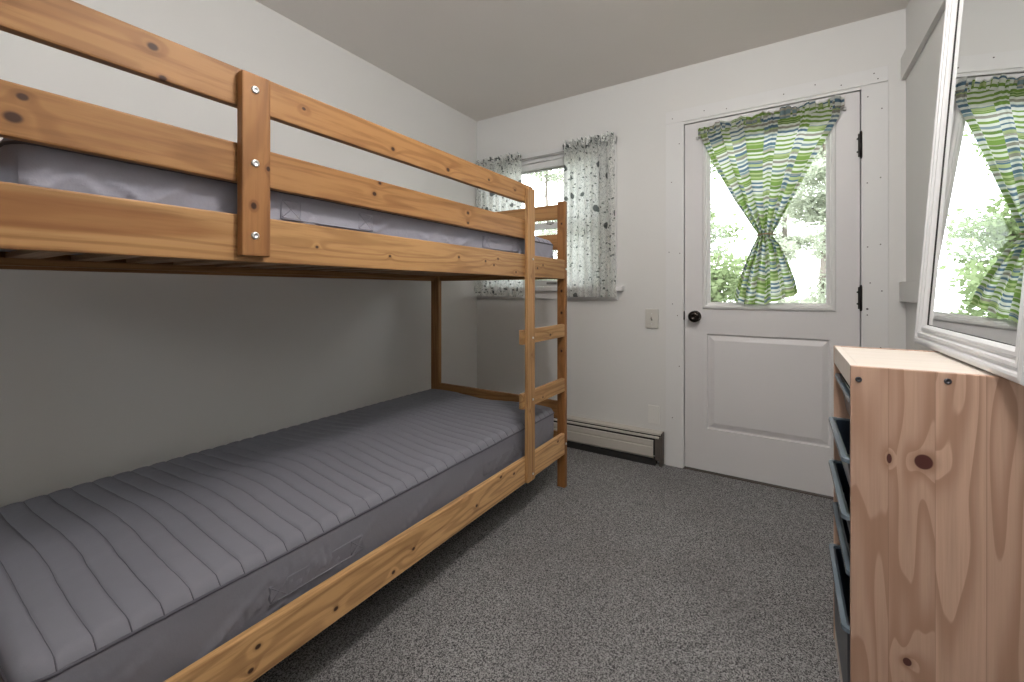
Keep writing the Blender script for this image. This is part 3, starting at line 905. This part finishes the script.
def drf(u, v):
    x = lerp(-.448, .240, u) + .004 * math.sin(2 * PI * u * 26)
    y = D - .033 - (.004 + .009 * v) * math.sin(2 * PI * u * 22 + 2 * math.sin(9 * u)) - .005
    z = 2.004 + .018 * (u - .45) + .055 * v + v * .009 * math.sin(2 * PI * u * 6.5 + .8) - v * .022 * max(0, 1 - u / .12)
    return x, y, z
grid_mesh('heading_ruffle', drf, 220, 8, M['stripes'], dc, lambda i, j, u, v: (u, 3.3 + v * .045 + POF[pan((i + .5) / 220)]))
tp = []
for k in range(28):
    a = 2 * PI * k / 28
    tp.append((-.105 + .047 * math.cos(a), D - .047 + .030 * math.sin(a), 1.388 + .002 * math.sin(3 * a)))
MB().tube([(p[0], min(p[1], D - .0165), p[2]) for p in tp], .0042, 7, closed=True).build('tie_cord', M['tie'], dc)
rod = thing('curtain_rod', 'thin curtain rod across the top of the door window', 'curtain rod', (-.11, D - .03, 2.01))
MB().cyl((-.462, D - .0125, 1.992), (.248, D - .0125, 2.010), .005).build('rod', M['rod'], rod)
for x, z in ((-.458, 1.992), (.244, 2.010)): MB().box(x - .006, x + .006, D - .018, D + .0, z - .008, z + .008, .002).build('bracket', M['rod'], rod)

# ------------------------------------------------------------------ tray dresser
QX0, QX1, QY0, QY1, QZ = .120, .425, 1.240, 1.680, .910
dr = thing('tray_dresser', 'unfinished pine storage frame with slide out trays under the mirror', 'dresser', (.27, 1.44, 0))
MB().box(QX0, QX1, QY0, QY0 + .016, 0, QZ, .0015).build('side_panel', M['pine_x'], dr)
MB().box(QX0, QX1, QY1 - .016, QY1, 0, QZ, .0015).build('side_panel', M['pine_x'], dr)
MB().box(QX0 + .017, QX1, QY0 + .0165, QY1 - .0165, QZ - .018, QZ - .0015, .0012).build('top_panel', M['pine_y'], dr)
MB().box(QX0 + .001, QX0 + .0165, QY0 + .0165, QY1 - .0165, .857, QZ - .0005, .0015).build('front_rail', M['pine_y'], dr)
MB().box(QX1 - .012, QX1 - .004, QY0 + .0165, QY1 - .0165, .03, QZ - .02, .001).build('back_panel', M['pine_y'], dr)
MB().box(QX0 + .002, QX1 - .014, QY0 + .0165, QY1 - .0165, .055, .072, .001).build('bottom_panel', M['pine_y'], dr)
MB().box(QX0 + .002, QX0 + .018, QY0 + .0165, QY1 - .0165, 0.0, .055, .001).build('plinth', M['pine_y'], dr)
for x, z in ((.134, .881), (.279, .899)):
    MB().lathe((x, QY0 - .0001, z - (.006 if z > .89 else 0)), (0, -1, 0), [(-.003, .0062), (.0008, .0062), (.0014, .0050), (.0014, .0027), (.0002, .0025), (.0002, .0002)], 16).build('screw', flat('dark_screw', (.10, .10, .115), .35, .8), dr)


def tray(xf, zt, depth, taper=1.0):
    """One slide-out plastic tray: tapered body with open top and a rolled rim."""
    ya, yb = QY0 + .0175, QY1 - .0175; xb = QX1 - .02; rr = .017
    def outline(x0, x1, y0, y1, r, z, n=7):
        pts = []
        for cx, cy, a0 in ((x0 + r, y0 + r, PI), (x1 - r, y0 + r, 1.5 * PI), (x1 - r, y1 - r, 0), (x0 + r, y1 - r, .5 * PI)):
            for k in range(n + 1):
                a = a0 + .5 * PI * k / n
                pts.append((cx + r * math.cos(a), cy + r * math.sin(a), z))
        return pts
    t = .012
    secs = [outline(xf + .004, xb, ya + .002, yb - .002, rr, zt - .010), outline(xf + .012, xb - .004, ya + .010, yb - .010, rr, zt - .012),
            outline(xf + .012 + .014 * taper, xb - .010, ya + .020, yb - .020, rr, zt - depth), None,
            outline(xf + .015 + .014 * taper, xb - .013, ya + .023, yb - .023, rr * .9, zt - depth + .003), outline(xf + .016, xb - .008, ya + .014, yb - .014, rr, zt - .004),
            ]
    b = bmesh.new(); rings = []
    for s in secs:
        rings.append(None if s is None else [b.verts.new(p) for p in s])
    def strip(A, B):
        n = len(A)
        for k in range(n): b.faces.new((A[k], A[(k + 1) % n], B[(k + 1) % n], B[k]))
    strip(rings[0], rings[1]); strip(rings[1], rings[2]); b.faces.new(rings[2])
    strip(rings[4], rings[5]); b.faces.new(rings[4]); strip(rings[5], rings[0])
    bmesh.ops.recalc_face_normals(b, faces=b.faces)
    m = MB(); m._merge(b, 0, False)
    o = m.build('tray', M['tray'], dr)
    rim = MB()
    o1, o2, o3, o4 = outline(xf, xb + .002, ya, yb, rr, zt - .009), outline(xf + .001, xb + .001, ya + .001, yb - .001, rr, zt), outline(xf + .011, xb - .005, ya + .010, yb - .010, rr * .85, zt), outline(xf + .012, xb - .006, ya + .011, yb - .011, rr * .85, zt - .006)
    b = bmesh.new(); rg = [[b.verts.new(p) for p in s] for s in (o1, o2, o3, o4)]
    for A, B in zip(rg, rg[1:] + rg[:1]):
        n = len(A)
        for k in range(n): b.faces.new((A[k], A[(k + 1) % n], B[(k + 1) % n], B[k]))
    bmesh.ops.recalc_face_normals(b, faces=b.faces)
    rim._merge(b, 0, False); rim.build('rim', M['trayrim'], o)
    return o


for xf, zt, dp, tp_ in ((.1205, .828, .10, 1), (.105, .691, .105, 1), (.105, .559, .09, 1), (.114, .430, .11, 1), (.105, .299, .224, .15)):
    tray(xf, zt, dp, tp_)
for zt in (.828, .691, .559, .430, .299):
    for y0, y1 in ((QY0 + .016, QY0 + .026), (QY1 - .026, QY1 - .016)):
        MB().box(QX0 + .02, QX1 - .02, y0, y1, zt - .026, zt - .0145, .001).build('runner', M['pine_y'], dr)

# ------------------------------------------------------------------ leaning mirror
LEAN = R(4.0)
MY0, MY1, MH, FW = 1.112, 1.880, 1.235, .062
# local frame: x' across the thickness (front is -x'), z' up the slope; origin at the front bottom edge
B = Vector((.3535, 0, QZ + .0035))
rotm = Matrix.Rotation(LEAN, 4, 'Y')
mxf = Matrix.Translation(B) @ rotm
mr = thing('leaning_mirror', 'white framed mirror standing on the dresser and leaning on the right wall', 'mirror', (.37, 1.46, QZ))
# profile: (inset from the outer edge, x'), front ridges face -x'
prof = [(0, .028), (0, -.006), (.003, -.011), (.012, -.013), (.017, -.012), (.020, -.005), (.024, -.005), (.028, -.010), (.035, -.010), (.038, -.002), (.043, -.002), (.047, -.006), (.054, -.006), (.058, .000), (.062, .004), (.062, .012), (.055, .012), (.055, .028)]
b = bmesh.new(); rings = []
for (cy, cz, sy, sz) in ((MY0, 0, 1, 1), (MY1, 0, -1, 1), (MY1, MH, -1, -1), (MY0, MH, 1, -1)):
    rings.append([b.verts.new((x, cy + sy * i, cz + sz * i)) for i, x in prof])
for k in range(4):
    A, Bq = rings[k], rings[(k + 1) % 4]; n = len(prof)
    for j in range(n): b.faces.new((A[j], A[(j + 1) % n], Bq[(j + 1) % n], Bq[j]))
bmesh.ops.recalc_face_normals(b, faces=b.faces)
bmesh.ops.transform(b, matrix=mxf, verts=b.verts)
mm = MB(); mm._merge(b, 0); mm.build('frame', M['mframe'], mr)
MB().box(.0065, .0105, MY0 + .057, MY1 - .057, .057, MH - .057, 0, xf=mxf).build('glass', M['mirror'], mr)
b2 = MB().box(.014, .020, MY0 + .05, MY1 - .05, .05, MH - .05, 0, xf=mxf).build('backing', flat('brown_backing', (.2, .14, .09), .8), mr)
mm = MB()
frame_pts = [(.0062, .0585)]
for (y0, y1, z0, z1) in ((MY0 + .061, MY1 - .061, .061, .0635), (MY0 + .061, MY1 - .061, MH - .0635, MH - .061), (MY0 + .061, MY0 + .0635, .0635, MH - .0635), (MY1 - .0635, MY1 - .061, .0635, MH - .0635)):
    mm.box(.0045, .0064, y0, y1, z0, z1, 0, xf=mxf)
mm.build('sight_edge', M['dark'], mr)

# ------------------------------------------------------------------ outside: ground and trees
m = MB(); m.box(-14, 12, D + .16, 22, -.5, -.35, 0)
struct(m.build('ground', M['ground']), 'pale forest floor outside beyond the door', 'ground')
LEAF = [mat_leaf('leaf_green', (.19, .26, .11), (.32, .375, .21)), mat_leaf('leaf_pale', (.40, .435, .34), (.56, .59, .49)), mat_leaf('leaf_deep', (.11, .16, .06), (.22, .28, .13)),
        mat_leaf('leaf_sunny', (.20, .27, .12), (.36, .42, .25)), mat_leaf('leaf_silver', (.26, .29, .21), (.42, .45, .36))]
def tree(x, y, h, rad, seed, lm, nleaf, label, z0=0.1, cat='tree', name='tree', group='trees outside the door', nb=40):
    rnd = random.Random(seed)
    root = thing(name, label, cat, (x, y, -.35), group)
    mb = MB(); pts = [(x + .05 * math.sin(k * 1.3 + seed), y + .04 * math.cos(k + seed), -.35 + h * k / 8) for k in range(9)]
    r0 = .012 * h
    for k in range(8):
        mb.cyl(pts[k], pts[k + 1], r0 * (1 - k / 10), 0, 9, r0 * (1 - (k + 1) / 10))
    bran = []
    for k in range(nb):
        z = -.35 + h * rnd.uniform(z0, 1.0); t = (z + .35) / h
        a = rnd.uniform(0, 2 * PI); ln = rad * rnd.uniform(.5, 1.05) * (1.1 - .6 * t)
        p0 = Vector((x, y, z)); p1 = p0 + Vector((math.cos(a) * ln, math.sin(a) * ln, rnd.uniform(-.25, .25)))
        bran.append((p0, p1)); mb.cyl(p0, p1, .007, 0, 5, .002)
    mb.build('trunk', M['bark'], root)
    vs = []; fs = []
    for k in range(nleaf):
        p0, p1 = rnd.choice(bran); t = rnd.uniform(.05, 1.05)
        c = p0.lerp(p1, t) + Vector((rnd.uniform(-.2, .2), rnd.uniform(-.2, .2), rnd.gauss(0, .07)))
        s_ = rnd.uniform(.020, .044) * (1 + max(0, y - 7) * .05)
        a = Vector((rnd.gauss(0, 1), rnd.gauss(0, 1), rnd.gauss(0, .5))).normalized(); b_ = a.cross(Vector((rnd.gauss(0, 1), rnd.gauss(0, 1), rnd.gauss(0, 1)))).normalized()
        i = len(vs)
        vs += [c - a * s_, c + b_ * s_ * .5, c + a * s_, c - b_ * s_ * .5]; fs.append((i, i + 1, i + 2, i + 3))
    me = bpy.data.meshes.new('foliage'); me.from_pydata([tuple(v) for v in vs], [], fs); me.materials.append(lm)
    o = bpy.data.objects.new('foliage', me); col.objects.link(o); attach(o, root)
    return root
for (x, y, h, rad, sd, li, nl, lb) in (
    (-1.05, 6.2, 3.9, .70, 1, 0, 17000, 'leafy green tree outside at the left edge of the door window'),
    (.50, 8.5, 5.2, .80, 2, 1, 22000, 'pale leafy tree outside filling the right pane of the door window'),
    (-.1, 11.9, 7.0, .98, 3, 1, 16000, 'pale tree farther back outside, behind the cinched door curtain'),
    (-4.3, 8.2, 5.5, 1.1, 4, 1, 18000, 'pale tree outside seen between the two floral curtains'),
    (-7.6, 10.2, 6.5, 1.0, 5, 0, 4000, 'green tree outside farther left than the window gap'),
    (3.4, 8.0, 6.0, 1.2, 6, 0, 6000, 'green tree outside, beyond the right edge of the door window'),
    (-3.0, 12.6, 7.5, 1.2, 7, 2, 12000, 'deep green tree farther back outside left of the door')):
    tree(x, y, h, rad, sd, LEAF[li], nl, lb)
for (x, y, h, rad, sd, li, nl, lb) in (
    (-.52, 4.3, 1.75, .38, 21, 3, 6500, 'low green bush outside in the lower left of the door window'),
    (.64, 5.75, 2.2, .40, 22, 4, 6000, 'low pale bush outside in the lower right of the door window'),
    (2.4, 6.0, 2.2, .60, 23, 3, 4000, 'low green bush outside right of the door window'),
    (-3.2, 5.4, 2.1, .72, 24, 4, 6000, 'low pale bush outside below the bunk window')):
    tree(x, y, h, rad, sd, LEAF[li], nl, lb, 0.12, 'bush', 'bush', 'bushes outside the door', 46)
